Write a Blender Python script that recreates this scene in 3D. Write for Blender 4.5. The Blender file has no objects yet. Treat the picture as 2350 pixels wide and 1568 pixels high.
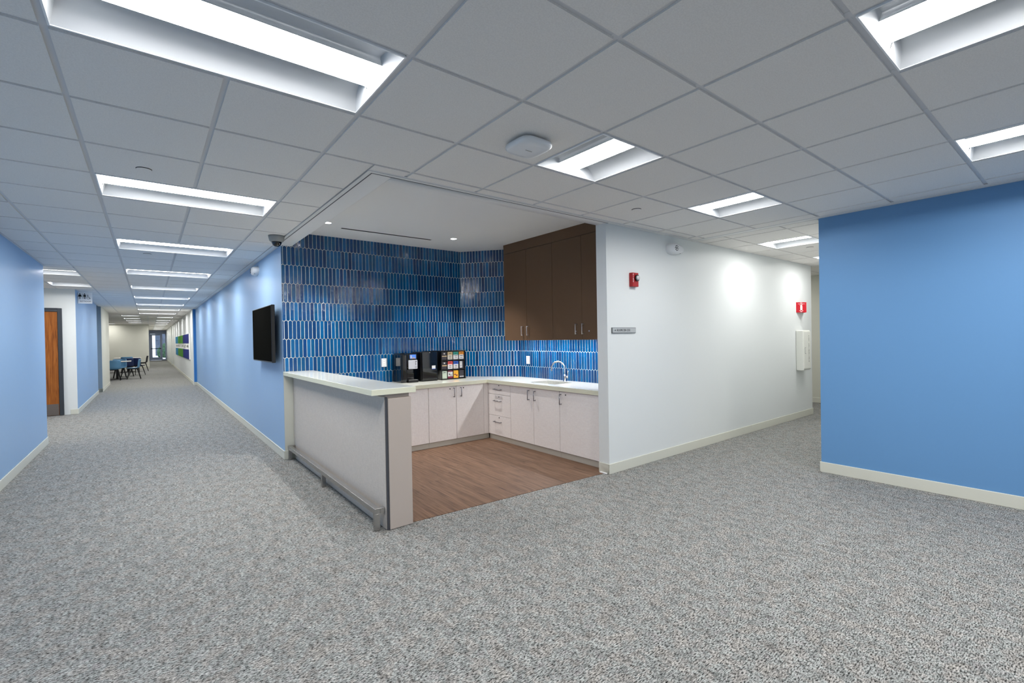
import bpy, bmesh, math, random
from mathutils import Vector, Matrix
random.seed(7)
SC = bpy.context.scene
COL = SC.collection

# ------------------------------------------------------------------ camera, world, exposure
EYE = 1.43
def make_camera():
    f, yaw, pitch, roll = 1062.93, 0.664768, -0.008015, -0.017329
    fw = Vector((math.sin(yaw)*math.cos(pitch), math.cos(yaw)*math.cos(pitch), math.sin(pitch)))
    r = Vector((math.cos(yaw), -math.sin(yaw), 0)); u = r.cross(fw)
    r2 = r*math.cos(roll)+u*math.sin(roll); u2 = -r*math.sin(roll)+u*math.cos(roll)
    cd = bpy.data.cameras.new('camera'); cd.sensor_width = 36; cd.sensor_fit = 'HORIZONTAL'
    cd.lens = 36*f/2350; cd.clip_start = 0.05; cd.clip_end = 300
    c = bpy.data.objects.new('camera', cd); COL.objects.link(c)
    m = Matrix((r2, u2, -fw)).transposed().to_4x4(); m.translation = (0, 0, EYE)
    c.matrix_world = m; SC.camera = c
make_camera()
w = bpy.data.worlds.new('world'); SC.world = w; w.use_nodes = True
w.node_tree.nodes['Background'].inputs[0].default_value = (0.80, 0.90, 1.0, 1)
w.node_tree.nodes['Background'].inputs[1].default_value = 1.1
SC.view_settings.view_transform = 'Standard'; SC.view_settings.look = 'None'
SC.view_settings.gamma = 1; SC.view_settings.use_curve_mapping = False
SC.view_settings.exposure = 1.82
SC.cycles.max_bounces = 8; SC.cycles.diffuse_bounces = 5; SC.cycles.glossy_bounces = 4
SC.cycles.sample_clamp_indirect = 6.0
SC.cycles.caustics_reflective = False; SC.cycles.caustics_refractive = False
LENS = 14.5         # radiance of the troffer lenses
LAMP_COL = (1.0, 0.98, 0.955)

CEIL = 2.595

# ------------------------------------------------------------------ mesh helpers
class MB:
    def __init__(s): s.v = []; s.f = []
    def quad(s, *p):
        n = len(s.v); s.v += [tuple(q) for q in p]; s.f.append(tuple(range(n, n+len(p)))); return s
    def box(s, x0, x1, y0, y1, z0, z1):
        n = len(s.v)
        s.v += [(x0,y0,z0),(x1,y0,z0),(x1,y1,z0),(x0,y1,z0),(x0,y0,z1),(x1,y0,z1),(x1,y1,z1),(x0,y1,z1)]
        s.f += [tuple(n+i for i in q) for q in ((0,3,2,1),(4,5,6,7),(0,1,5,4),(1,2,6,5),(2,3,7,6),(3,0,4,7))]
        return s
    def prism(s, poly, z0, z1, axis='z'):
        """poly is CCW seen from +axis"""
        n = len(s.v); k = len(poly)
        def P(a, b, c):
            return (a, b, c) if axis == 'z' else ((c, a, b) if axis == 'x' else (b, c, a))
        s.v += [P(a, b, z0) for a, b in poly]+[P(a, b, z1) for a, b in poly]
        s.f.append(tuple(n+i for i in reversed(range(k)))); s.f.append(tuple(n+k+i for i in range(k)))
        for i in range(k):
            j = (i+1) % k; s.f.append((n+i, n+j, n+k+j, n+k+i))
        return s
    def tube(s, pts, r, seg=10, caps=True):
        pts = [Vector(p) for p in pts]; rr = r if isinstance(r, (list, tuple)) else [r]*len(pts)
        n0 = len(s.v); up = None
        for i, p in enumerate(pts):
            d = (pts[min(i+1, len(pts)-1)]-pts[max(i-1, 0)]).normalized()
            if up is None:
                up = d.orthogonal().normalized()
            up = (up-d*up.dot(d)).normalized(); b = d.cross(up)
            for k in range(seg):
                a = 2*math.pi*k/seg; s.v.append(tuple(p+(up*math.cos(a)+b*math.sin(a))*rr[i]))
        for i in range(len(pts)-1):
            for k in range(seg):
                a = n0+i*seg+k; b2 = n0+i*seg+(k+1) % seg
                s.f.append((a, b2, b2+seg, a+seg))
        if caps:
            s.f.append(tuple(n0+k for k in reversed(range(seg)))); e = n0+(len(pts)-1)*seg
            s.f.append(tuple(e+k for k in range(seg)))
        return s
    def lathe(s, prof, c=(0, 0, 0), seg=24, sx=1, sy=1):
        """prof [(r,z)...]; open surface of revolution, closed where r is 0"""
        n0 = len(s.v)
        for r, z in prof:
            for k in range(seg):
                a = 2*math.pi*k/seg; s.v.append((c[0]+r*math.cos(a)*sx, c[1]+r*math.sin(a)*sy, c[2]+z))
        for i in range(len(prof)-1):
            for k in range(seg):
                a = n0+i*seg+k; b = n0+i*seg+(k+1) % seg; s.f.append((a, b, b+seg, a+seg))
        return s
    def build(s, name, mat, parent=None, bevel=0, smooth=False, seg=2, subsurf=0, solid=0):
        me = bpy.data.meshes.new(name); me.from_pydata(s.v, [], s.f); me.validate()
        bm = bmesh.new(); bm.from_mesh(me)
        bmesh.ops.remove_doubles(bm, verts=bm.verts, dist=1e-6)
        bmesh.ops.recalc_face_normals(bm, faces=bm.faces)
        bm.to_mesh(me); bm.free()
        o = bpy.data.objects.new(name, me); COL.objects.link(o)
        if mat: me.materials.append(mat)
        if parent:
            o.parent = parent
        if smooth:
            for p in me.polygons: p.use_smooth = True
        if solid:
            m = o.modifiers.new('solid', 'SOLIDIFY'); m.thickness = solid; m.offset = 0
        if subsurf:
            m = o.modifiers.new('sub', 'SUBSURF'); m.levels = subsurf; m.render_levels = subsurf
        if bevel:
            m = o.modifiers.new('bevel', 'BEVEL'); m.width = bevel; m.segments = seg; m.limit_method = 'ANGLE'
            m.angle_limit = math.radians(40)
            for p in me.polygons: p.use_smooth = True
            wn = o.modifiers.new('wn', 'WEIGHTED_NORMAL')
        return o

def tag(o, label, cat, group=None, kind=None):
    o['label'] = label; o['category'] = cat
    if group: o['group'] = group
    if kind: o['kind'] = kind
    return o
def thing(name, label, cat, loc=(0, 0, 0), rz=0, group=None):
    o = bpy.data.objects.new(name, None); COL.objects.link(o); o.location = loc; o.rotation_euler = (0, 0, rz)
    o.empty_display_size = 0.1
    return tag(o, label, cat, group)
def struct(o, label=None):
    o['kind'] = 'structure'
    if label: o['label'] = label
    return o
def dup(o, loc, rz, label, group=None):
    r = o.copy(); COL.objects.link(r); r.location = loc; r.rotation_euler = (0, 0, rz); r['label'] = label
    if group: r['group'] = group
    for ch in o.children:
        c = ch.copy(); COL.objects.link(c); c.parent = r
        for g in ch.children:
            d = g.copy(); COL.objects.link(d); d.parent = c
    return r
def text(name, body, size, mat, M, parent, extrude=0.0008, align='CENTER', sx=1.0):
    cu = bpy.data.curves.new(name, 'FONT'); cu.body = body; cu.size = size; cu.extrude = extrude
    cu.align_x = align; cu.align_y = 'CENTER'; cu.resolution_u = 2
    t = bpy.data.objects.new(name, cu); COL.objects.link(t)
    bpy.context.view_layer.update()
    me = bpy.data.meshes.new_from_object(t.evaluated_get(bpy.context.evaluated_depsgraph_get()))
    bpy.data.objects.remove(t); me.transform(Matrix.Diagonal((sx, 1, 1, 1))); me.transform(M)
    o = bpy.data.objects.new(name, me); COL.objects.link(o); me.materials.clear(); me.materials.append(mat)
    o.parent = parent
    return o
def face_mat(origin, right, up):
    right = Vector(right).normalized(); up = Vector(up).normalized(); n = right.cross(up)
    m = Matrix((right, up, n)).transposed().to_4x4(); m.translation = origin
    return m

# ------------------------------------------------------------------ materials
def lin(c):
    return tuple((x/12.92 if x <= .04045 else ((x+.055)/1.055)**2.4) for x in [v/255 for v in c])+(1,)
MATS = {}
def mat(name, rgb, rough=.5, metal=0, spec=.5, coat=0, emit=0, emit_rgb=None, bump=0, bscale=200, trans=0, ior=1.45):
    m = bpy.data.materials.new(name); m.use_nodes = True; b = m.node_tree.nodes['Principled BSDF']
    b.inputs['Base Color'].default_value = lin(rgb); b.inputs['Roughness'].default_value = rough
    b.inputs['Metallic'].default_value = metal; b.inputs['Specular IOR Level'].default_value = spec
    b.inputs['Coat Weight'].default_value = coat; b.inputs['Coat Roughness'].default_value = .05
    b.inputs['Transmission Weight'].default_value = trans; b.inputs['IOR'].default_value = ior
    if emit:
        b.inputs['Emission Color'].default_value = (emit_rgb or (1, 1, 1))+(1,); b.inputs['Emission Strength'].default_value = emit
    if bump:
        nt = m.node_tree; n = nt.nodes.new('ShaderNodeTexNoise'); g = nt.nodes.new('ShaderNodeNewGeometry')
        n.inputs['Scale'].default_value = bscale; bp = nt.nodes.new('ShaderNodeBump')
        bp.inputs['Strength'].default_value = bump; bp.inputs['Distance'].default_value = .002
        nt.links.new(g.outputs['Position'], n.inputs['Vector'])
        nt.links.new(n.outputs['Fac'], bp.inputs['Height']); nt.links.new(bp.outputs['Normal'], b.inputs['Normal'])
    MATS[name] = m
    return m
class NT:
    def __init__(s, m): s.nt = m.node_tree; s.b = s.nt.nodes['Principled BSDF']
    def n(s, t, **k):
        x = s.nt.nodes.new(t)
        for a, v in k.items(): setattr(x, a, v)
        return x
    def l(s, a, b): s.nt.links.new(a, b)
    def pos(s, scale=(1, 1, 1)):
        g = s.n('ShaderNodeNewGeometry'); m = s.n('ShaderNodeVectorMath', operation='MULTIPLY')
        s.l(g.outputs['Position'], m.inputs[0]); m.inputs[1].default_value = scale; return m.outputs[0]
    def noise(s, vec, scale=1, detail=2, rough=.5):
        x = s.n('ShaderNodeTexNoise'); x.inputs['Scale'].default_value = scale; x.inputs['Detail'].default_value = detail
        x.inputs['Roughness'].default_value = rough; s.l(vec, x.inputs['Vector']); return x
    def ramp(s, fac, stops, interp='LINEAR'):
        r = s.n('ShaderNodeValToRGB'); cr = r.color_ramp; cr.interpolation = interp
        while len(cr.elements) < len(stops): cr.elements.new(.5)
        for e, (p, c) in zip(cr.elements, stops): e.position = p; e.color = c
        s.l(fac, r.inputs[0]); return r.outputs[0]
    def mix(s, a, b, fac, mode='MIX'):
        x = s.n('ShaderNodeMix', data_type='RGBA', blend_type=mode)
        for v, i in ((fac, 0), (a, 6), (b, 7)):
            if hasattr(v, 'links'): s.l(v, x.inputs[i])
            else: x.inputs[i].default_value = v
        return x.outputs[2]

M = MATS
mat('paint_blue', (150, 184, 220), .42, spec=.45, bump=.05, bscale=300)
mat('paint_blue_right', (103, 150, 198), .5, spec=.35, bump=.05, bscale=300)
mat('paint_blue_deep', (60, 128, 196), .45, spec=.4)
mat('paint_white', (224, 228, 228), .5, spec=.4, bump=.05, bscale=300)
mat('paint_warm', (212, 212, 200), .5, spec=.4)
mat('paint_slate', (128, 146, 162), .5)
mat('paint_ceiling', (226, 226, 226), .7, spec=.2)
mat('base_vinyl', (214, 214, 202), .45)
mat('grid', (212, 212, 214), .6, spec=.2)
mat('grid_trim', (222, 222, 220), .5)
mat('shadow_gap', (30, 30, 32), .8)
mat('fixture_white', (238, 240, 242), .55, spec=.2)
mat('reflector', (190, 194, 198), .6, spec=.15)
mat('lens', (255, 255, 255), .5, emit=LENS, emit_rgb=LAMP_COL)
mat('grout', (236, 238, 228), .8)
mat('white_plastic', (226, 228, 230), .4)
mat('grey_plastic', (150, 152, 150), .45)
mat('black_gloss', (8, 8, 9), .06, coat=.5)
mat('black_plastic', (16, 16, 18), .3)
mat('black_matte', (12, 12, 13), .6)
mat('screen_black', (22, 22, 20), .5, spec=.0, ior=1.02)
mat('steel', (186, 184, 182), .25, metal=1)
mat('sink_steel', (96, 92, 90), .35, metal=1)
mat('chrome', (225, 225, 228), .08, metal=1)
mat('handle_steel', (150, 150, 158), .3, metal=1)
mat('pull_bright', (205, 205, 210), .3, metal=1)
mat('brown_laminate', (102, 80, 61), .5, spec=.2)
mat('quartz', (240, 242, 232), .12, spec=.5)
mat('quartz_edge', (222, 222, 200), .3)
mat('end_panel', (184, 172, 163), .45)
mat('dark_reveal', (70, 72, 78), .6)
mat('toe_kick', (186, 182, 172), .5)
mat('red', (165, 20, 28), .4)
mat('sign_red', (190, 12, 34), .35)
mat('white', (245, 245, 245), .4)
mat('black', (10, 10, 10), .5)
mat('sign_silver', (178, 182, 184), .4)
mat('sign_edge', (110, 114, 116), .4)
mat('cabinet_cream', (228, 229, 222), .4)
mat('lens_clear', (210, 210, 212), .15)
mat('door_frame_dark', (52, 58, 66), .45)
mat('kickplate', (120, 112, 108), .4, metal=.6)
mat('alu_blue', (170, 184, 214), .35, metal=.3)
mat('chair_blue', (92, 140, 176), .4)
mat('chair_navy', (30, 44, 86), .45)
mat('table_top', (222, 216, 208), .4)
mat('plate_silver', (190, 192, 200), .35)
mat('outside_white', (235, 238, 240), .9)
mat('outside_dark', (66, 78, 96), .8)
mat('outside_ground', (160, 162, 165), .9)
mat('leaf_green', (36, 72, 50), .8)
mat('teal', (16, 118, 158), .7, spec=.2); mat('green', (66, 136, 26), .7, spec=.2); mat('royal', (6, 26, 112), .7, spec=.2)
for nm, c in dict(pk_dark=(58, 54, 60), pk_cream=(214, 206, 190), pk_teal=(52, 160, 140), pk_orange=(240, 152, 40), pk_red=(220, 82, 78),
                  pk_blue=(40, 92, 190), pk_white=(225, 224, 222), pk_sage=(196, 208, 188), pk_yellow=(244, 180, 50), pk_maroon=(120, 30, 60),
                  pk_tan=(205, 178, 132), pk_text=(60, 56, 60)).items(): mat(nm, c, .5)

def mk_glass():
    m = mat('glass', (255, 255, 255), 0, trans=1, ior=1.45)
    return m
mk_glass()
mat('smoke_dome', (14, 14, 16), .05, coat=.6)
mat('undercab', (255, 255, 255), .5, emit=24, emit_rgb=(1, .98, .99))
mat('downlight_glow', (255, 255, 255), .5, emit=9, emit_rgb=(1, .98, .96))
mat('screen_blue', (40, 80, 160), .3, emit=.2, emit_rgb=(.12, .3, .8))

def mk_tile():
    m = mat('picket_tile', (16, 84, 148), .04, spec=.75); t = NT(m)
    g = t.n('ShaderNodeNewGeometry')
    c = t.ramp(g.outputs['Random Per Island'], [(0, lin((0, 50, 98))), (.3, lin((2, 66, 120))), (.55, lin((0, 80, 128))), (.8, lin((4, 94, 152))), (1, lin((0, 58, 116)))])
    p = t.pos(); n1 = t.noise(p, 14, 3); n2 = t.noise(p, 95, 1); n3 = t.noise(p, 7, 1)
    mw = t.n('ShaderNodeMath', operation='MULTIPLY'); t.l(n2.outputs['Fac'], mw.inputs[0]); mw.inputs[1].default_value = .10
    c2 = t.mix(c, (.55, .62, .7, 1), t.ramp(n1.outputs['Fac'], [(.35, (0, 0, 0, 1)), (.75, (.5, .5, .5, 1))]), 'MULTIPLY')
    t.l(c2, t.b.inputs['Base Color'])
    mm = t.n('ShaderNodeMath', operation='ADD'); m3 = t.n('ShaderNodeMath', operation='MULTIPLY'); t.l(n1.outputs['Fac'], m3.inputs[0]); m3.inputs[1].default_value = .35
    t.l(mw.outputs[0], mm.inputs[0]); t.l(m3.outputs[0], mm.inputs[1])
    bp = t.n('ShaderNodeBump'); bp.inputs['Strength'].default_value = 1.0; bp.inputs['Distance'].default_value = .006
    t.l(mm.outputs[0], bp.inputs['Height']); t.l(bp.outputs['Normal'], t.b.inputs['Normal'])
mk_tile()
def mk_carpet():
    m = mat('carpet', (150, 150, 150), .95, spec=.1); t = NT(m)
    a = t.noise(t.pos((62, 170, 1)), 1, 4, .7); b = t.noise(t.pos((150, 110, 1)), 1, 2); c = t.noise(t.pos((11, 11, 1)), 1, 3, .7); e = t.noise(t.pos((16, 8, 1)), 1, 3)
    d = t.noise(t.pos((22, 42, 1)), 1, 2)
    fl = t.ramp(a.outputs['Fac'], [(.36, lin((10, 11, 12))), (.43, lin((130, 131, 131))), (.51, lin((214, 216, 215))), (.60, lin((255, 255, 255)))])
    f2 = t.ramp(b.outputs['Fac'], [(.34, (.42, .42, .43, 1)), (.44, (.97, .97, .97, 1)), (.7, (1.0, 1.0, 1.0, 1))])
    x = t.mix(fl, f2, .8, 'MULTIPLY')
    tint = t.ramp(c.outputs['Fac'], [(.3, lin((244, 239, 232))), (.46, lin((238, 235, 233))), (.54, lin((230, 238, 238))), (.72, lin((238, 232, 235)))])
    x = t.mix(x, tint, .8, 'MULTIPLY')
    dd = t.ramp(d.outputs['Fac'], [(.34, (.55, .56, .56, 1)), (.50, (1, 1, 1, 1))])
    x = t.mix(x, dd, .7, 'MULTIPLY')
    x = t.mix(x, t.ramp(e.outputs['Fac'], [(.35, (.78, .78, .78, 1)), (.6, (1, 1, 1, 1))]), 1.0, 'MULTIPLY')
    x = t.mix(x, (.63, .617, .60, 1), 1.0, 'MULTIPLY')
    t.l(x, t.b.inputs['Base Color'])
    bp = t.n('ShaderNodeBump'); bp.inputs['Strength'].default_value = .6; bp.inputs['Distance'].default_value = .004
    t.l(a.outputs['Fac'], bp.inputs['Height']); t.l(bp.outputs['Normal'], t.b.inputs['Normal'])
mk_carpet()
def mk_wood(name, c1, c2, c3, plank=.18, ln=1.2, axis='y', rough=.42):
    m = mat(name, (130, 100, 80), rough, spec=.4); t = NT(m)
    g = t.n('ShaderNodeNewGeometry'); s = t.n('ShaderNodeSeparateXYZ'); t.l(g.outputs['Position'], s.inputs[0])
    U, V = ('X', 'Y') if axis == 'y' else ('X', 'Z')
    def mth(op, a, b=None):
        x = t.n('ShaderNodeMath', operation=op)
        for i, v in enumerate((a, b)):
            if v is None: continue
            if hasattr(v, 'links'): t.l(v, x.inputs[i])
            else: x.inputs[i].default_value = v
        return x.outputs[0]
    pu = mth('DIVIDE', s.outputs[U], plank); iu = mth('FLOOR', pu)
    off = mth('MULTIPLY', mth('SINE', mth('MULTIPLY', iu, 12.9898)), 3.7)
    pv = mth('ADD', mth('DIVIDE', s.outputs[V], ln), off); iv = mth('FLOOR', pv)
    cb = t.n('ShaderNodeCombineXYZ'); t.l(iu, cb.inputs[0]); t.l(iv, cb.inputs[1])
    wn = t.n('ShaderNodeTexWhiteNoise'); t.l(cb.outputs[0], wn.inputs['Vector'])
    cb2 = t.n('ShaderNodeCombineXYZ'); t.l(mth('MULTIPLY', s.outputs[U], 52), cb2.inputs[0]); t.l(mth('MULTIPLY', s.outputs[V], 2.2), cb2.inputs[1])
    t.l(mth('MULTIPLY', wn.outputs['Value'], 40), cb2.inputs[2])
    n = t.noise(cb2.outputs[0], 1, 5, .62); n.inputs['Distortion'].default_value = .9
    c = t.ramp(n.outputs['Fac'], [(.30, lin(c1)), (.48, lin(c2)), (.66, lin(c3))])
    v = t.ramp(wn.outputs['Value'], [(0, (.80, .79, .78, 1)), (1, (1, 1, 1, 1))])
    x = t.mix(c, v, .9, 'MULTIPLY')
    fu = mth('FRACT', pu); e = mth('MINIMUM', fu, mth('SUBTRACT', 1, fu)); e2 = mth('MULTIPLY', e, plank)
    fv = mth('FRACT', pv); ev = mth('MULTIPLY', mth('MINIMUM', fv, mth('SUBTRACT', 1, fv)), ln)
    ed = mth('MINIMUM', e2, ev)
    k = t.ramp(mth('MULTIPLY', ed, 300), [(.1, (.6, .56, .54, 1)), (.5, (1, 1, 1, 1))])
    x = t.mix(x, k, 1.0 if axis == 'y' else 0.0, 'MULTIPLY')
    t.l(x, t.b.inputs['Base Color'])
mk_wood('wood_floor', (72, 52, 38), (116, 88, 69), (136, 108, 87), rough=.5)
mk_wood('door_wood', (120, 62, 18), (158, 90, 32), (184, 112, 48), plank=.6, ln=5, axis='z', rough=.35)
def mk_linen(name, c1, c2):
    m = mat(name, c1, .5, spec=.35); t = NT(m)
    a = t.noise(t.pos((28, 28, 420)), 1, 2); b = t.noise(t.pos((420, 420, 28)), 1, 2)
    x = t.mix(t.ramp(a.outputs['Fac'], [(.35, lin(c2)), (.65, lin(c1))]), t.ramp(b.outputs['Fac'], [(.35, lin(c2)), (.65, lin(c1))]), .5)
    t.l(x, t.b.inputs['Base Color'])
mk_linen('linen_light', (246, 242, 240), (228, 222, 220))
mk_linen('linen_grey', (214, 205, 195), (192, 184, 176))
def mk_ctile():
    m = mat('ceiling_tile', (196, 197, 198), .9, spec=.1); t = NT(m)
    n = t.noise(t.pos(), 160, 3); t.l(t.ramp(n.outputs['Fac'], [(.35, lin((226, 223, 219))), (.65, lin((234, 231, 227)))]), t.b.inputs['Base Color'])
mk_ctile()

# ------------------------------------------------------------------ floor
struct(MB().quad((-9, -7, 0), (12, -7, 0), (12, 51.1, 0), (-9, 51.1, 0)).build('floor', M['carpet']), 'grey flecked carpet with dark dashes across the corridors')
wf = MB().prism([(1.60, 3.335), (3.66, 3.215), (3.725, 3.215), (3.725, 3.285), (4.4, 3.285), (4.4, 6.13), (1.39, 6.13), (1.39, 3.40), (1.60, 3.40)], -.01, .004).build('floor_wood', M['wood_floor'])
struct(wf, 'brown wood plank floor inside the kitchenette')
struct(MB().box(3.690, 3.712, 3.17, 3.26, .004, .013).build('trim_threshold', M['white']))

# ------------------------------------------------------------------ walls
TOP = 2.9
def wall(name, mt, *b, label=None):
    mb = MB()
    for q in b: mb.box(*q)
    return struct(mb.build(name, mt), label)
wall('wall_left', M['paint_blue'], (-1.33, -1.19, -6, 9.5, 0, TOP), label='blue painted wall along the near left of the corridor')
wall('wall_cross', M['paint_white'], (-6, -1.33, 9.38, 9.5, 0, TOP), (-6.1, -6, 9.38, 13.3, 0, TOP))
wall('wall_restroom', M['paint_white'], (-6, -1.192, 13.2, 13.3, 0, TOP), label='white wall with the wooden door')
wall('wall_restroom_side', M['paint_blue'], (-1.33, -1.19, 13.202, 18.15, 0, TOP), label='pale blue wall beyond the wooden door')
wall('wall_niche', M['paint_white'], (-1.5, -1.4, 18.0, 18.76, 0, TOP))
wall('wall_jog', M['paint_slate'], (-1.6, -1.132, 18.75, 18.85, 0, TOP))
wall('wall_lounge_side', M['paint_warm'], (-1.25, -1.13, 18.752, 22.0, 0, TOP), (-8, -1.13, 22.0, 22.12, 0, TOP), (-8.1, -8, 22, 34.8, 0, TOP))
wall('wall_lounge_back', M['paint_warm'], (-8, 0.0, 34.7, 34.85, 0, TOP), (-.12, 0.0, 34.85, 51.0, 0, TOP), label='pale wall behind the lounge tables')
wall('wall_corridor', M['paint_blue'], (1.275, 1.38, 6.132, 19.2, 0, TOP), label='pale blue corridor wall carrying the screen')
wall('wall_corridor_end', M['paint_warm'], (1.277, 1.38, 6.128, 6.135, 0, TOP))
wall('wall_corner', M['paint_blue_deep'], (1.2, 1.276, 19.17, 19.2, 0, TOP))
wall('wall_corridor_far', M['paint_white'], (1.2, 1.38, 19.2, 51.1, 0, TOP), (1.165, 1.2, 38.0, 38.3, 0, TOP), (1.185, 1.2, 19.2, 19.5, 0, TOP), label='white far corridor wall carrying the artwork')
wb = wall('wall_back', M['grout'], (1.38, 4.0, 6.13, 6.25, 0, TOP), label='kitchenette back wall')
d = Vector((4.40-3.81, 5.44-6.13, 0)).normalized(); nrm = Vector((-d.y, d.x, 0))
A0 = Vector((3.81, 6.13, 0)); A1 = Vector((4.40, 5.44, 0)); Q0 = A0+nrm*.12-d*.1; Q1 = A1+nrm*.12+d*.1
wd = struct(MB().prism([(A0.x, A0.y), (A1.x, A1.y), (Q1.x, Q1.y), (Q0.x, Q0.y)], 0, TOP).build('wall_angled', M['grout']), 'angled kitchenette wall')
wr = wall('wall_right', M['grout'], (4.40, 4.52, 3.29, 5.50, 0, TOP), label='kitchenette wall behind the sink')
wall('wall_front', M['paint_white'], (3.725, 9.16, 3.155, 3.29, 0, TOP), (9.04, 9.16, 3.29, 8, 0, TOP), label='long white wall with the alarm and the extinguisher cabinet')
wall('wall_far_right', M['paint_warm'], (10.7, 10.82, 1.5, 8, 0, TOP), (9.04, 10.82, 8, 8.12, 0, TOP))
wall('wall_blue_right', M['paint_blue_right'], (5.41, 5.53, -6, 1.788, 0, TOP), label='blue wall at the right edge')
wall('wall_side_right', M['paint_white'], (5.53, 10.7, 1.668, 1.786, 0, TOP))
wall('wall_rear', M['paint_white'], (-1.33, 5.53, -6.12, -6, 0, TOP))
struct(MB().box(-9, 12, -7, 51.1, TOP, TOP+.1).build('ceiling_light_block', M['paint_ceiling']))  # unseen slab added to block sky light above the tile gaps

# baseboards
def bb(name, *b):
    mb = MB()
    for q in b: mb.box(*q)
    struct(mb.build(name, M['base_vinyl'], bevel=.004))
T = .011; BH = .105
bb('baseboard_left', (-1.19, -1.19+T, -6, 9.5+T, 0, BH), (-1.33, -1.19, 9.5, 9.5+T, 0, BH))
bb('baseboard_restroom', (-1.30, -1.19+T, 13.2-T, 13.2, 0, BH), (-1.19, -1.19+T, 13.2, 18.15, 0, BH), (-5, -2.4, 13.2-T, 13.2, 0, BH))
bb('baseboard_jog', (-1.39, -1.13, 18.75-T, 18.75, 0, BH), (-1.13, -1.13+T, 18.75-T, 22, 0, BH))
bb('baseboard_lounge', (-8, 0, 34.7-T, 34.7, 0, BH), (0, T, 34.7-T, 51, 0, BH))
bb('baseboard_corridor', (1.275-T, 1.275, 6.13, 19.17, 0, BH), (1.275-T, 1.385, 6.13-T, 6.13, 0, BH))
bb('baseboard_corridor_far', (1.2-T, 1.276, 19.17-T, 19.17, 0, BH), (1.2-T, 1.2, 19.17, 51, 0, BH))
bb('baseboard_front', (3.725-T, 9.16+T, 3.155-T, 3.155, 0, BH), (3.725-T, 3.725, 3.155, 3.29, 0, BH), (9.16, 9.16+T, 3.155, 8, 0, BH))
bb('baseboard_far_right', (10.7-T, 10.7, 1.8, 8, 0, BH))
bb('baseboard_right', (5.41-T, 5.41, -6, 1.788+T, 0, BH), (5.41, 10.7, 1.787, 1.788+T, 0, BH))

# ------------------------------------------------------------------ ceiling: grid of lay-in tiles
XL = {-3: -.862, -2: -.282, -1: .292, 0: .873, 1: 1.4695, 2: 2.069, 3: 2.681, 4: 3.289, 5: 3.909, 6: 4.524, 7: 5.137}
YL = {-2: .5735, -1: 1.168, 0: 1.7575, 1: 2.373, 2: 2.975, 3: 3.591, 4: 4.21, 5: 4.81, 6: 5.44, 7: 6.07, 8: 6.68, 9: 7.37}
for i in range(-4, -13, -1): XL[i] = XL[i+1]-.6
for i in (8, 9): XL[i] = XL[i-1]+.61
for j in range(-3, -14, -1): YL[j] = YL[j+1]-.605
for j in range(10, 80): YL[j] = 7.37+(j-9)*.6425
xs = [XL[k] for k in sorted(XL)]; ys = [YL[k] for k in sorted(YL)]
FIX = []   # (x0,x1,y0,y1, axis of the lens, label)
def fx(x0, x1, y0, y1, ax, label, group): FIX.append((x0, x1, y0, y1, ax, label, group))
ORD = ['nearest', 'second', 'third', 'fourth', 'fifth', 'sixth', 'seventh', 'eighth', 'ninth', 'tenth', 'eleventh', 'twelfth']
GA = 'long troffer lights down the left corridor'; GB = 'square troffer lights before the white wall'; GC = 'long troffer lights at the right edge'
jst = [0, 4, 8, 12, 16, 20, 24, 28, 32]
for n, j in enumerate(jst):
    fx(XL[-2], XL[0], YL[j], YL[j+1], 'x', f'long recessed white troffer light, {ORD[n]} from the camera in the row above the left corridor', GA)
fx(XL[2], XL[3], YL[0], YL[1], 'y', 'square recessed troffer light beside the white wireless unit on the ceiling', GB)
fx(XL[5], XL[6], YL[0], YL[1], 'y', 'square recessed troffer light between the wireless unit and the right corridor mouth', GB)
fx(XL[2], XL[3], YL[-4], YL[-2], 'y', 'large recessed troffer light cut off by the top right corner of the photo', GC)
fx(XL[5], XL[6], YL[-4], YL[-2], 'y', 'long recessed troffer light at the right edge above the blue wall', GC)
fx(XL[-4], XL[-3], YL[13], YL[14], 'x', 'troffer light partly hidden by the near left blue wall', 'troffer lights before the wooden door')
fx(XL[-4], XL[-3], YL[16], YL[17], 'x', 'troffer light just above the wooden door wall', 'troffer lights before the wooden door')
GR = 'troffer lights inside the right corridor'
fx(6.24, 6.86, 2.17, 2.79, 'y', 'square troffer light inside the right corridor, the one nearer its mouth', GR)
fx(8.10, 8.72, 2.17, 2.79, 'y', 'troffer light deep in the right corridor, a corner showing beside the blue wall', GR)
GD = 'short troffer lights in the far corridor'
for n in range(9):
    y = 25.6+2.72*n; j = min(YL, key=lambda k: abs(YL[k]-y))
    fx(XL[-1], XL[0], YL[j], YL[j+1], 'x', f'short troffer light in the far corridor, {ORD[n]} one past the lounge edge', GD)
GL = 'troffer lights over the lounge tables'
for n, (x0, yy) in enumerate([(-1.1, 24.3), (-1.1, 26.9), (-1.1, 29.4), (-1.1, 31.9), (-2.3, 33.6)]):
    j = min(YL, key=lambda k: abs(YL[k]-yy)); i = min(XL, key=lambda k: abs(XL[k]-x0))
    fx(XL[i], XL[i+1], YL[j], YL[j+1], 'x', ('troffer light over the lounge, '+ORD[n]+' from the camera in its row') if n < 4 else 'troffer light at the far left of the lounge ceiling', GL)
# unseen troffers; the row behind the camera is added for its light
for i0, j0, wh in ((-1, -10, 'left'), (2, -10, 'middle'), (5, -10, 'right')):
    fx(XL[i0], XL[i0+1], YL[j0], YL[j0+2], 'y', f'{wh} one of three unseen added troffer lights in the open area behind the camera', 'unseen added troffer lights behind the camera')
fx(9.6, 10.2, 4.4, 5.0, 'y', 'troffer light round the corner past the end of the white wall', GR)
fx(-4.2, -3.05, 10.9, 11.5, 'x', 'troffer light far along the side hall by the wooden door', 'troffer lights before the wooden door')

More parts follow.
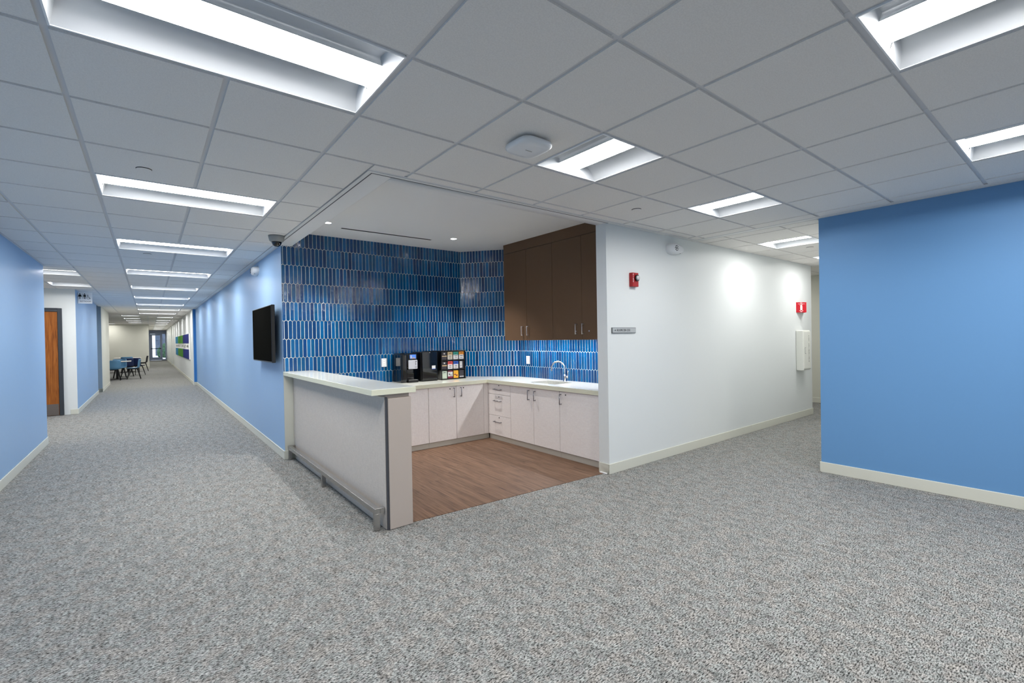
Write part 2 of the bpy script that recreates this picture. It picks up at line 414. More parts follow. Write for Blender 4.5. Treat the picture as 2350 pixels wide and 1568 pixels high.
tiles = MB(); grid = MB()
GZ = CEIL+.009; G = .0125
def sub(a0, a1, cuts):
    c = sorted(set([a0, a1]+[v for v in cuts if a0+.02 < v < a1-.02])); return c
def region(x0, x1, y0, y1, xc=xs, yc=ys, angles='wesn', seams=''):
    """lay-in tiles over a rectangle; angles: sides with a wall angle, seams: sides where a tile runs on without a bar"""
    fixs = [f for f in FIX if f[0] < x1 and f[1] > x0 and f[2] < y1 and f[3] > y0]
    X = sub(x0, x1, xc); Y = sub(y0, y1, yc)
    eg = {k: (.024 if k in angles else (0 if k in seams else G)) for k in 'wesn'}
    for a, b in zip(X, X[1:]):
        for c, e in zip(Y, Y[1:]):
            pieces = [(a, b, c, e)]
            for F in fixs:
                out = []
                for (p, q, r, s) in pieces:
                    if F[0] < q-.01 and F[1] > p+.01 and F[2] < s-.01 and F[3] > r+.01:
                        fa, fb, fc, fe = max(F[0], p), min(F[1], q), max(F[2], r), min(F[3], s)
                        for z in ((p, fa, r, s), (fb, q, r, s), (fa, fb, r, fc), (fa, fb, fe, s)):
                            if z[1]-z[0] > .03 and z[3]-z[2] > .03: out.append(z)
                    else: out.append((p, q, r, s))
                pieces = out
            for (p, q, r, s) in pieces:
                ga = eg['w'] if abs(p-x0) < 1e-4 else G; gb = eg['e'] if abs(q-x1) < 1e-4 else G
                gc = eg['s'] if abs(r-y0) < 1e-4 else G; ge = eg['n'] if abs(s-y1) < 1e-4 else G
                if q-p-ga-gb > .03 and s-r-gc-ge > .03:
                    tiles.box(p+ga, q-gb, r+gc, s-ge, CEIL, CEIL+.03)
                z0, z1 = GZ, GZ+.012
                for bx in ((p, p+.03, r, s), (q-.03, q, r, s)): grid.box(*bx, z0, z1)
                for bx in ((p, q, r, r+.03), (p, q, s-.03, s)): grid.box(*bx, z0+.0008, z1+.001)
    e = .019     # wall angle
    for k, bx in (('w', (x0, x0+e, y0, y1)), ('e', (x1-e, x1, y0, y1))):
        if k in angles: grid.box(*bx, CEIL+.001, CEIL+.006)
    for k, bx in (('s', (x0, x1, y0, y0+e)), ('n', (x0, x1, y1-e, y1))):
        if k in angles: grid.box(*bx, CEIL+.0015, CEIL+.0065)
XA, XB = XL[-3], XL[0]
region(XB, 5.335, -6, YL[2], angles='es')
region(1.205, 5.335, YL[2], 3.10, angles='en', seams='w')
region(XB, 1.205, YL[2], 24.0, angles='', seams='')
region(XA, XB, -6, 24.0, angles='s')
region(-1.19, XA, -6, 9.5, angles='ws')
region(-6, XA, 9.5, 13.2, angles='wsn')
region(-1.19, XA, 13.2, 22.0, angles='ws')
region(-8, XA, 22.0, 24.0, angles='ws')
region(-8, -.02, 24.0, 34.7)
region(-.02, 1.2, 24.0, 51.0, angles='wen')
region(5.41, 9.16, 1.788, 3.155, [5.63, 6.24, 6.86, 7.48, 8.10, 8.72], [2.17, 2.79])
region(9.16, 10.7, 1.788, 8.0, [9.6, 10.2], [2.17, 2.79, 3.4, 4.0, 4.4, 5.0, 5.6, 6.2, 6.8, 7.4])
for F in FIX:      # the T-bars that frame each light
    a, b, c, e = F[:4]
    grid.box(a, a+.013, c, e, GZ, GZ+.012).box(b-.013, b, c, e, GZ, GZ+.012).box(a, b, c, c+.013, GZ+.0008, GZ+.013).box(a, b, e-.013, e, GZ+.0008, GZ+.013)
ceil = struct(tiles.build('ceiling', M['ceiling_tile']), 'suspended ceiling of pale grey square tiles')
grid.build('ceiling_grid', M['grid'], ceil)
# patch strips that close the ceiling where regions meet
struct(MB().box(5.335, 5.41, -6, 3.155, CEIL-.002, CEIL+.03).box(1.205, 5.335, 3.10, 3.13, CEIL-.004, CEIL+.03).box(1.205, 1.24, 3.13, 6.13, CEIL-.004, CEIL+.03)
       .box(1.205, 1.275, 6.13, 19.2, CEIL-.001, CEIL+.03).box(3.73, 5.335, 3.13, 3.155, CEIL+.001, CEIL+.03)
       .box(-1.13, -.02, 23.98, 24.02, CEIL-.008, CEIL+.02).box(-.035, -.01, 24.02, 34.7, CEIL-.008, CEIL+.02)
       .build('trim_ceiling_edge', M['grid_trim'], bevel=.002), 'pale metal edge trim around the tiled ceiling')
struct(MB().box(1.236, 1.243, 3.13, 6.13, CEIL-.0055, CEIL+.02).box(1.236, 3.73, 3.126, 3.133, CEIL-.0055, CEIL+.02)
       .build('trim_shadow_line', M['dark_reveal']))  # dark strip painted in as the shadow line beside the edge trim
# kitchenette soffit and ceiling
struct(MB().box(1.243, 1.395, 3.133, 6.13, CEIL, TOP).box(1.395, 3.725, 3.133, 3.27, CEIL, TOP).box(3.725, 3.86, 3.27, 3.29, CEIL, TOP).build('ceiling_soffit', M['paint_ceiling'], bevel=.003), 'lowered plaster border around the kitchenette ceiling')
NC = 2.77
nc = struct(MB().box(1.3, 1.83, 3.2, 6.3, NC, NC+.05).box(3.02, 4.6, 3.2, 6.3, NC, NC+.05).box(1.83, 3.02, 3.2, 5.57, NC, NC+.05).box(1.83, 3.02, 5.60, 6.3, NC, NC+.05)
            .build('ceiling_kitchenette', M['paint_ceiling']), 'smooth white kitchenette ceiling')
sd = thing('slot_diffuser', 'long black slot air diffuser in the smooth kitchenette ceiling', 'air vent', (2.425, 5.585, NC))
MB().box(-.595, .595, -.015, .015, .02, .03).build('throat', M['shadow_gap'], sd)
MB().box(-.6, .6, -.017, -.013, -.002, .03).box(-.6, .6, .013, .017, -.002, .03).build('flange', M['shadow_gap'], sd)

# ------------------------------------------------------------------ picket tile cladding
PW = .0465; PH = .2265; AMP = .0155; GAP = .0031; ZB0 = 2.591
def clip(poly, axis, val, keep_ge):
    out = []
    for i in range(len(poly)):
        a = poly[i]; b = poly[(i+1) % len(poly)]
        ia = a[axis] >= val if keep_ge else a[axis] <= val; ib = b[axis] >= val if keep_ge else b[axis] <= val
        if ia: out.append(a)
        if ia != ib:
            t = (val-a[axis])/(b[axis]-a[axis]); out.append(tuple(a[k]+t*(b[k]-a[k]) for k in range(2)))
    return out
def shrink(poly, g):
    cx = sum(p[0] for p in poly)/len(poly); cy = sum(p[1] for p in poly)/len(poly); out = []
    n = len(poly)
    for i in range(n):
        p0 = Vector(poly[i-1]); p1 = Vector(poly[i]); p2 = Vector(poly[(i+1) % n])
        e1 = (p1-p0).normalized(); e2 = (p2-p1).normalized(); n1 = Vector((-e1.y, e1.x)); n2 = Vector((-e2.y, e2.x))
        b = (n1+n2); k = g/max(.25, b.dot(n1)); out.append(p1+b*k)
    return out
def picket(name, origin, du, length, z0, z1, parent, u_off=0, low_until=-1):
    """picket tiles on the plane through origin running along du, raised 8 mm toward the room"""
    origin = Vector(origin); du = Vector(du).normalized(); nn = Vector((du.y, -du.x, 0)); mb = MB()
    for row in range(-1, 14):
        zt = ZB0-row*PH; zb = zt-PH
        ph = .5 if row % 2 else 0
        for k in range(-2, int(length/PW)+3):
            uc = (k+ph)*PW+u_off; h = PW/2
            poly = [(uc-h, zb+AMP/2), (uc, zb-AMP/2), (uc+h, zb+AMP/2), (uc+h, zt-AMP/2), (uc, zt+AMP/2), (uc-h, zt-AMP/2)]
            poly = shrink(poly, GAP)
            for ax, v, ge in ((0, .001, True), (0, length-.001, False), (1, z0 if uc > low_until else 1.068, True), (1, z1, False)):
                poly = clip(poly, ax, v, ge)
                if len(poly) < 3: break
            if len(poly) < 3 or max(p[0] for p in poly)-min(p[0] for p in poly) < .004: continue
            if max(p[1] for p in poly)-min(p[1] for p in poly) < .004: continue
            cu = sum(p[0] for p in poly)/len(poly); cz = sum(p[1] for p in poly)/len(poly)
            ta = random.gauss(0, .012); tb = random.gauss(0, .006)
            m = len(poly); n0 = len(mb.v)
            for p in poly: mb.v.append(tuple(origin+du*p[0]+Vector((0, 0, p[1]))+nn*.0006))
            for s, lift in ((1, .0019), (.93, .0031)):
                for p in poly:
                    q = (cu+(p[0]-cu)*(s if s == 1 else .9), cz+(p[1]-cz)*(s if s == 1 else .985))
                    mb.v.append(tuple(origin+du*q[0]+Vector((0, 0, q[1]))+nn*(lift+(q[0]-cu)*ta+(q[1]-cz)*tb)))
            for L in (0, 1):
                for i in range(m):
                    j = (i+1) % m; a = n0+L*m; mb.f.append((a+i, a+j, a+m+j, a+m+i))
            mb.f.append(tuple(n0+2*m+i for i in range(m)))
    me = mb.build(name, M['picket_tile'], parent)
    return me
picket('picket_tiles', (1.277, 6.1265, 0), (1, 0, 0), 3.806-1.277, .80, NC, wb, .040, .112)
MB().box(1.277, 1.38, 6.1268, 6.1285, 1.05, 2.595).build('grout_field', M['grout'], wb)
picket('picket_tiles', (A0.x, A0.y-.002, 0), tuple(d), (A1-A0).length, .80, NC, wd, .01)
picket('picket_tiles', (4.398, 5.44, 0), (0, -1, 0), 2.14, .80, NC, wr)

# ------------------------------------------------------------------ recessed troffer lights
def troffer(L, W):
    """housing, reflector and lens meshes; lens along local x, opening at z=0"""
    hl, hw = L/2, W/2
    prof = [(hw-.019, .002), (hw-.024, .006), (hw-.05, .030), (hw-.09, .056), (hw-.14, .074), (.115, .080), (.104, .076), (.101, .048)]
    r = MB()
    for s in (1, -1):
        for (a, za), (b, zb) in zip(prof, prof[1:]):
            r.quad((-hl+.019, s*a, za), (hl-.019, s*a, za), (hl-.05, s*b, zb), (-hl+.05, s*b, zb)) if False else r.quad((-hl+.019, s*a, za), (hl-.019, s*a, za), (hl-.019, s*b, zb), (-hl+.019, s*b, zb))
    for e in (1, -1):     # curved end caps
        pts = [(y, z) for y, z in prof]
        x = e*(hl-.019)
        for s in (1, -1):
            for (a, za), (b, zb) in zip(pts, pts[1:]):
                r.quad((x, s*a, 0), (x, s*b, 0), (x-e*.03*(zb/.08), s*b, zb), (x-e*.03*(za/.08), s*a, za))
        r.quad((x, -.101, 0), (x, .101, 0), (x-e*.012, .101, .048), (x-e*.012, -.101, .048))
    h = MB()
    o = .013
    for bx in ((-hl+o, hl-o, -hw+o, -hw+.02), (-hl+o, hl-o, hw-.02, hw-o), (-hl+o, -hl+.02, -hw+.02, hw-.02), (hl-.02, hl-o, -hw+.02, hw-.02)):
        h.box(*bx, 0.0, .004)
    h.box(-hl+.004, hl-.004, -hw+.004, hw-.004, .09, .095)
    for bx in ((-hl+.014, hl-.014, -hw+.014, -hw+.017), (-hl+.014, hl-.014, hw-.017, hw-.014), (-hl+.014, -hl+.017, -hw+.014, hw-.014), (hl-.017, hl-.014, -hw+.014, hw-.014)):
        h.box(*bx, .004, .09)
    l = MB(); ns = 8; arc = []
    for k in range(ns+1):
        a = math.pi*k/ns; arc.append((-.101*math.cos(a), .048-.006*math.sin(a)))
    for (a, za), (b, zb) in zip(arc, arc[1:]):
        l.quad((-hl+.028, a, za), (hl-.028, a, za), (hl-.028, b, zb), (-hl+.028, b, zb))
    return h, r, l
PRO = {}
def place_fix(F):
    x0, x1, y0, y1, ax, label, group = F
    L, W = (x1-x0, y1-y0) if ax == 'x' else (y1-y0, x1-x0)
    key = (round(L, 2), round(W, 2))
    loc = ((x0+x1)/2, (y0+y1)/2, CEIL); rz = 0 if ax == 'x' else math.pi/2
    if key in PRO:
        dup(PRO[key], loc, rz, label, group); return
    t = thing('troffer_light', label, 'ceiling light', loc, rz, group)
    h, r, l = troffer(L, W)
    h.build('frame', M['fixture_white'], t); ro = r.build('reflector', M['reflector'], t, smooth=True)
    l.build('lens', M['lens'], t, smooth=True)
    PRO[key] = t
for F in FIX: place_fix(F)

# ------------------------------------------------------------------ kitchenette downlights and slot
def downlight(x, y, label):
    t = thing('downlight', label, 'ceiling light', (x, y, NC), 0, 'round downlights in the kitchenette ceiling')
    MB().lathe([(.05, 0), (.05, -.004), (.040, -.005), (.036, .0)], seg=28).build('trim_ring', M['white'], t, smooth=True)
    MB().lathe([(0, -.0015), (.037, -.0015)], seg=28).build('lamp', M['downlight_glow'], t)
    ld = bpy.data.lights.new('downlight_lamp', 'SPOT'); ld.energy = 38; ld.spot_size = math.radians(95); ld.spot_blend = .6; ld.shadow_soft_size = .03; ld.color = (1, .97, .94)
    lo = bpy.data.objects.new('downlight_lamp', ld); COL.objects.link(lo); lo.location = (0, 0, -.012); lo.parent = t
downlight(1.617, 5.406, 'round white downlight at the left end of the kitchenette ceiling')
downlight(3.235, 5.355, 'round white downlight near the tiled corner of the kitchenette ceiling')

# ------------------------------------------------------------------ cabinets
def pull(name, loc, length, parent, axis='z', out=(0, -1, 0), m='handle_steel', r=.0055):
    """bar pull: two posts and a bar; loc is its centre on the door face"""
    o = Vector(out); c = Vector(loc); a = Vector((0, 0, 1)) if axis == 'z' else Vector(axis)
    p0 = c-a*length/2; p1 = c+a*length/2
    return MB().tube([p0, p0+o*.03, ], r, 8).tube([p1, p1+o*.03], r, 8).tube([p0+o*.03-a*.006, p1+o*.03+a*.006], r, 8).build(name, M[m], parent, smooth=True)
def lock(loc, out, parent, m='black_matte'):
    o = Vector(out); c = Vector(loc)
    return MB().tube([c, c+o*.003], .008, 12).build('lock', M[m], parent)
DB, DT = .075, .793   # door bottom and top of the base cabinets
YF = 5.42             # door face of the left run
XF = 3.80             # door face of the right run
def base_left(x0, x1, doors, label):
    t = thing('base_cabinet', label, 'cabinet', ((x0+x1)/2, 5.84, 0), 0, 'pale base cabinets under the coffee machine')
    cx = (x0+x1)/2
    MB().box(x0-cx, x1-cx, YF+.02-5.84, 6.12-5.84, .07, .795).build('body', M['toe_kick'], t)
    MB().box(x0-cx, x1-cx, 5.437-5.84, 6.1-5.84, 0.004, .07).build('toe_kick', M['toe_kick'], t)
    for (a, b, hx, kx) in doors:
        dr = MB().box(a-cx+.002, b-cx-.002, YF-5.84, YF+.019-5.84, DB, DT).build('door', M['linen_light'], t, bevel=.0015)
        if hx is not None:
            pull('handle', (hx-cx, YF-5.84, .706), .115, dr); lock((kx-cx, YF-5.84, .757), (0, -1, 0), dr)
    return t
base_left(1.62, 2.85, [(1.62, 2.23, None, None), (2.23, 2.85, None, None)], 'pale base cabinet partly hidden behind the end of the bar')
base_left(2.852, 3.72, [(2.852, 3.271, 3.229, 3.174), (3.273, 3.72, 3.338, 3.386)], 'pale two-door base cabinet below the rack of drink packets')
t = thing('corner_filler', 'narrow pale filler strip in the inner corner between the cabinet runs', 'cabinet filler', (3.76, 5.45, 0))
MB().box(-.038, .038, -.028, -.010, DB, DT).build('filler_panel', M['linen_light'], t)
MB().box(.042, .058, -.034, .02, DB, DT).build('side_panel', M['linen_light'], t)
MB().box(-.04, .06, -.008, .01, 0.004, DB).build('toe_kick', M['toe_kick'], t)
def base_right(y0, y1, fronts, label):
    """fronts: (kind, y0, y1, z0, z1, handle, lock)"""
    cy = (y0+y1)/2; t = thing('base_cabinet', label, 'cabinet', (4.12, cy, 0), 0, 'pale base cabinets along the sink wall')
    xb = 4.22 if y1 > 5.4 else 4.39
    MB().box(XF+.02-4.12, xb-4.12, y0-cy, y1-cy, .07, .60).box(XF+.02-4.12, XF+.04-4.12, y0-cy, y1-cy, .6, .795).build('body', M['toe_kick'], t)
    MB().box(3.817-4.12, 4.2-4.12, y0-cy, y1-cy, 0.004, .07).build('toe_kick', M['toe_kick'], t)
    for kind, a, b, z0, z1, h, k in fronts:
        dr = MB().box(XF-4.12, XF+.019-4.12, a-cy+.002, b-cy-.002, z0+.002, z1-.002).build(kind, M['linen_light'], t, bevel=.0015)
        if kind == 'drawer': pull('handle', (XF-4.12, h[0]-cy, h[1]), .15, dr, axis=(0, 1, 0), out=(-1, 0, 0))
        elif h: pull('handle', (XF-4.12, h[0]-cy, h[1]), .115, dr, out=(-1, 0, 0))
        if k: lock((XF-4.12, k[0]-cy, k[1]), (-1, 0, 0), dr)
    return t
base_right(4.907, 5.416, [('drawer', 4.907, 5.416, .645, DT, (5.18, .717), (5.16, .771)), ('drawer', 4.907, 5.416, .348, .645, (5.185, .557), (5.163, .614)),
                          ('drawer', 4.907, 5.416, DB, .348, (5.187, .264), (5.165, .325))], 'pale base cabinet with three stacked drawers beside the inner corner')
base_right(3.961, 4.905, [('door', 4.431, 4.905, DB, DT, (4.513, .698), None), ('door', 3.961, 4.429, DB, DT, (4.394, .697), None)], 'pale two-door base cabinet directly under the sink')
base_right(3.30, 3.959, [('door', 3.30, 3.959, DB, DT, (3.931, .698), (3.856, .753))], 'pale single-door base cabinet at the white wall end of the sink run')
# upper cabinets
UX = 4.07
def upper(y0, y1, fronts, label):
    cy = (y0+y1)/2; t = thing('wall_cabinet', label, 'cabinet', (4.23, cy, 1.392), 0, 'dark brown wall cabinets above the sink')
    MB().box(UX+.02-4.23, 4.388-4.23, y0-cy, y1-cy, .028, 1.24).build('body', M['brown_laminate'], t)
    for a, b, h, k in fronts:
        dr = MB().box(UX-4.23, UX+.019-4.23, a-cy+.0015, b-cy-.0015, 0, 1.243).build('door', M['brown_laminate'], t, bevel=.001)
        pull('handle', (UX-4.23, h-cy, .13), .115, dr, out=(-1, 0, 0), m='pull_bright')
        if k: lock((UX-4.23, k-cy, .103), (-1, 0, 0), dr, 'pull_bright')
    MB().box(UX-4.23, UX+.02-4.23, y0-cy-(.0015 if y0 > 4 else 0), y1-cy, 1.247, NC-1.392).build('top_panel', M['brown_laminate'], t)
    return t
upper(4.342, 5.36, [(4.856, 5.36, 4.943, None), (4.342, 4.856, 4.829, None)], 'dark brown two-door wall cabinet above the sink, nearer the tiled corner')
upper(3.29, 4.340, [(3.832, 4.340, 3.918, 3.934), (3.29, 3.832, 3.809, 3.72)], 'dark brown two-door wall cabinet beside the white wall end')
MB_ = thing('under_cabinet_light', 'slim bright strip light fixed under the brown wall cabinets', 'strip light', (4.17, 4.35, 1.419))
MB().box(-.02, .02, -.95, .95, -.012, 0).build('housing', M['white_plastic'], MB_)
MB().box(-.014, .014, -.93, .93, -.0145, -.0122).build('tube', M['undercab'], MB_)

# worktop
WZ0, WZ1 = .797, .845
ex, ey = 3.775, 5.395
w_ = MB()
w_.box(1.60, 3.80, ey, 6.118, WZ0, WZ1)
w_.prism([(3.80, ey), (4.388, ey), (4.388, 5.43), (3.80, 6.118)], WZ0, WZ1)
SX0, SX1, SY0, SY1 = 3.93, 4.24, 4.17, 4.64
w_.box(ex, 4.39, SY1, ey, WZ0, WZ1).box(ex, 4.39, 3.293, SY0, WZ0, WZ1).box(ex, SX0, SY0, SY1, WZ0, WZ1).box(SX1, 4.39, SY0, SY1, WZ0, WZ1)
wt = w_.build('worktop', M['quartz'])
tag(wt, 'glossy pale quartz worktop turning the tiled corner over the base cabinets', 'countertop')
MB().box(1.62, ex, ey-.003, ey, WZ0-.001, WZ1-.002).box(ex-.003, ex, 3.293, ey, WZ0-.001, WZ1-.002).build('front_edge', M['quartz_edge'], wt)
# sink and faucet
t = thing('sink', 'stainless undermount sink set into the pale worktop', 'sink', ((SX0+SX1)/2, (SY0+SY1)/2, .645))
hx, hy = (SX1-SX0)/2, (SY1-SY0)/2
MB().box(-hx-.004, -hx, -hy, hy, 0, .198).box(hx, hx+.004, -hy, hy, 0, .198).box(-hx, hx, -hy-.004, -hy, 0, .198).box(-hx, hx, hy, hy+.004, 0, .198).box(-hx, hx, -hy, hy, -.004, 0).build('basin', M['sink_steel'], t)
MB().lathe([(0, .003), (.035, .003), (.04, .0)], seg=20).build('drain', M['chrome'], t, smooth=True)
t = thing('faucet', 'chrome gooseneck faucet standing behind the sink', 'faucet', (4.30, 4.37, WZ1))
arc = [(0, 0, 0), (0, 0, .09), (0, 0, .17)]
R = .085
for k in range(0, 11):
    a = math.pi*k/10*1.02; arc.append((-.04*(1-math.cos(a)), R*(1-math.cos(a)), .17+R*1.05*math.sin(a)))
arc.append((arc[-1][0], arc[-1][1]+.003, arc[-1][2]-.03))
MB().tube(arc, .0115, 14).build('spout', M['chrome'], t, smooth=True)
MB().lathe([(.027, 0), (.027, .006), (.018, .02), (.016, .09), (.0, .092)], seg=20).build('base', M['chrome'], t, smooth=True)
MB().tube([(0, -.01, .06), (0, -.055, .06)], .014, 12).tube([(0, -.05, .06), (0, -.062, .14)], [.006, .004], 8).build('lever', M['chrome'], t, smooth=True)
# outlets
def outlet(loc, right, label, duplex=True):
    t = thing('wall_outlet', label, 'outlet', loc); r = Vector(right); n = Vector((r.y, -r.x, 0))
    def bx(u0, u1, z0, z1, d0, d1, mb):
        pts = [r*u+n*dd for dd in (d0, d1) for u in (u0, u1)]
        mb.v += []
        n0 = len(mb.v)
        for dd in (d0, d1):
            for u, z in ((u0, z0), (u1, z0), (u1, z1), (u0, z1)):
                p = r*u+n*dd; mb.v.append((p.x, p.y, z))
        for f in ((0, 1, 2, 3), (4, 5, 6, 7), (0, 1, 5, 4), (1, 2, 6, 5), (2, 3, 7, 6), (3, 0, 4, 7)): mb.f.append(tuple(n0+i for i in f))
    m1 = MB(); bx(-.036, .036, -.058, .058, 0, .005, m1); pl = m1.build('plate', M['white_plastic'], t, bevel=.002)
    m2 = MB()
    bx(-.017, .017, -.034, .034, .005, .007, m2); m2.build('receptacle', M['white'], t)
    if duplex:
        m3 = MB()
        for zc in (.017, -.017):
            for u in (-.006, .006): bx(u-.0012, u+.0012, zc-.005, zc+.005, .0068, .0075, m3)
        m3.build('slots', M['black'], t)
outlet((2.546, 6.117, 1.118), (1, 0, 0), 'white duplex outlet on the blue tiles left of the coffee machine')
outlet((4.388, 5.22, 1.10), (0, -1, 0), 'white outlet plate on the blue tiles left of the faucet', False)

# ------------------------------------------------------------------ breakfast bar
BX0, BX1, BY0, BY1 = 1.38, 1.585, 3.307, 6.13
t = thing('breakfast_bar', 'tall breakfast bar with pale top, grey linen front and steel foot rail', 'bar counter', (1.48, 4.7, 0))
def loc_(mb, o=(1.48, 4.7, 0)):
    mb.v = [(a-o[0], b-o[1], c-o[2]) for a, b, c in mb.v]; return mb
loc_(MB().box(BX0+.012, BX1, BY0+.03, 6.118, .004, 1.02)).build('core', M['end_panel'], t)
loc_(MB().box(BX0, BX0+.012, BY0+.020, 6.118, .004, 1.0)).build('front_panel', M['linen_grey'], t)
loc_(MB().box(BX0+.022, BX1+.002, BY0, BY0+.03, .004, .99)).build('end_panel', M['end_panel'], t, bevel=.0015)
loc_(MB().box(BX0+.004, BX0+.021, BY0+.010, BY0+.019, .004, 1.0)).build('reveal_strip', M['dark_reveal'], t)  # dark strip in the joint between front and end panel
bt = loc_(MB().prism([(1.272, 3.295), (1.625, 3.295), (1.61, 6.118), (1.272, 6.118)], 1.022, 1.066)).build('bar_top', M['quartz'], t, bevel=.002)
loc_(MB().box(1.2705, 1.273, 3.294, 6.116, 1.023, 1.064).box(1.271, 1.624, 3.2925, 3.296, 1.023, 1.064)).build('top_edge', M['quartz_edge'], t)
rl = loc_(MB().box(1.300, 1.342, 3.35, 6.10, .128, .170)).build('foot_rail', M['steel'], t, bevel=.002)
for yy in (3.35, 4.70, 6.06):
    loc_(MB().box(1.302, 1.340, yy, yy+.04, .004, .128)).build('rail_post', M['steel'], rl, bevel=.001)
for yy in (3.35, 6.06):
    loc_(MB().box(1.342, 1.381, yy, yy+.04, .130, .168)).build('rail_arm', M['steel'], rl, bevel=.001)

# ------------------------------------------------------------------ coffee brewer, bin, packet rack
t = thing('coffee_brewer', 'glossy black coffee brewer with silver front plate and small screen', 'coffee machine', (2.80, 5.92, WZ1))
b = MB().box(-.125, .03, -.02, .17, 0, .40).build('body', M['black_gloss'], t, bevel=.012)
MB().box(-.065, .095, -.13, .17, .19, .40).box(-.065, .095, -.03, .17, 0.0, .19).build('brew_head', M['black_gloss'], t, bevel=.02)
MB().box(-.15, -.06, -.12, .17, 0, .385).build('water_tank', M['black_gloss'], t, bevel=.01)
MB().box(-.058, .088, -.155, -.02, 0, .035).build('drip_tray', M['black_plastic'], t, bevel=.006)
MB().box(-.05, .08, -.15, -.04, .035, .04).build('drip_grate', M['steel'], t)
p = MB().box(-.048, .084, -.142, -.128, .185, .305).build('front_plate', M['plate_silver'], t, bevel=.01)
MB().box(.052, .068, -.1435, -.142, .282, .294).box(.052, .058, -.1435, -.142, .235, .274).box(.04, .072, -.1435, -.142, .212, .214).box(.045, .072, -.1435, -.142, .204, .206).build('printed_marks', M['pk_text'], p)
MB().box(-.035, .068, -.138, -.13, .315, .388).build('screen_bezel', M['black_gloss'], t, bevel=.003)
s_ = MB().box(-.028, .062, -.1395, -.138, .325, .38).build('screen', M['screen_blue'], t)
MB().box(-.02, .0, -.1402, -.1395, .33, .37).build('screen_icon', M['plate_silver'], s_); MB().box(.005, .045, -.1402, -.1395, .328, .336).build('screen_icon', M['pk_yellow'], s_)
t = thing('water_cooler_unit', 'plain tall black appliance with a small white sticker between the brewer and the rack', 'appliance', (3.08, 5.93, WZ1))
MB().box(-.13, .14, -.11, .16, 0, .41).build('body', M['black_plastic'], t, bevel=.012)
MB().box(-.12, .12, -.135, -.105, .015, .42).build('front_cover', M['black_gloss'], t, bevel=.012)
MB().box(.03, .085, -.137, -.1345, .165, .215).build('sticker', M['pk_white'], t)
MB().box(.03, .085, -.1375, -.137, .165, .172).build('sticker_band', M['pk_blue'], t)
MB().box(-.004, .004, -.1375, -.135, .395, .402).build('indicator', M['white'], t)
rk = thing('packet_rack', 'black countertop rack holding twelve colourful drink packets', 'rack', (3.465, 5.92, WZ1))
k = MB(); RW, RH = .20, .41
k.box(-RW, -RW+.012, -.12, .12, 0, RH).box(RW-.012, RW, -.12, .12, 0, RH).box(-RW, RW, .10, .12, 0, RH)
for z in (0, .136, .272, RH-.012): k.box(-RW, RW, -.12, .12, z, z+.012)
for x in (-.098, -.003, .092): k.box(x, x+.006, -.11, .11, .01, RH-.01)
k.build('frame', M['black_plastic'], rk, bevel=.002)
MB().box(-RW-.005, RW+.005, -.127, .125, RH-.002, RH+.01).build('lid', M['black_gloss'], rk, bevel=.003)
packs = [[('pk_dark', 'pk_tan', 'dark packet with a tan band, top left of the black rack', 'band'), ('pk_cream', 'pk_tan', 'cream packet with a tan head, top row of the black rack', 'head'),
          ('pk_white', 'pk_teal', 'white packet with a teal head in the black rack', 'head'), ('pk_white', 'pk_orange', 'white packet with an orange head, top right of the black rack', 'head')],
         [('pk_dark', 'pk_tan', 'dark packet with a tan band, middle row of the black rack', 'band'), ('pk_white', 'pk_red', 'white packet with a red head in the black rack', 'head'),
          ('pk_white', 'pk_blue', 'white packet with a blue head in the black rack', 'head'), ('pk_dark', 'pk_white', 'dark packet with a narrow white printed strip, middle row of the black rack', 'strip')],
         [('pk_sage', 'pk_text', 'plain pale green packet, bottom left of the black rack', 'word'), ('pk_white', 'pk_maroon', 'white and maroon packet with a dark drawing in the black rack', 'foot'),
          ('pk_yellow', 'pk_maroon', 'yellow packet with a dark drawing in the black rack', 'pict'), ('pk_dark', 'pk_white', 'dark packet with a white line at its foot, bottom right of the black rack', 'line')]]
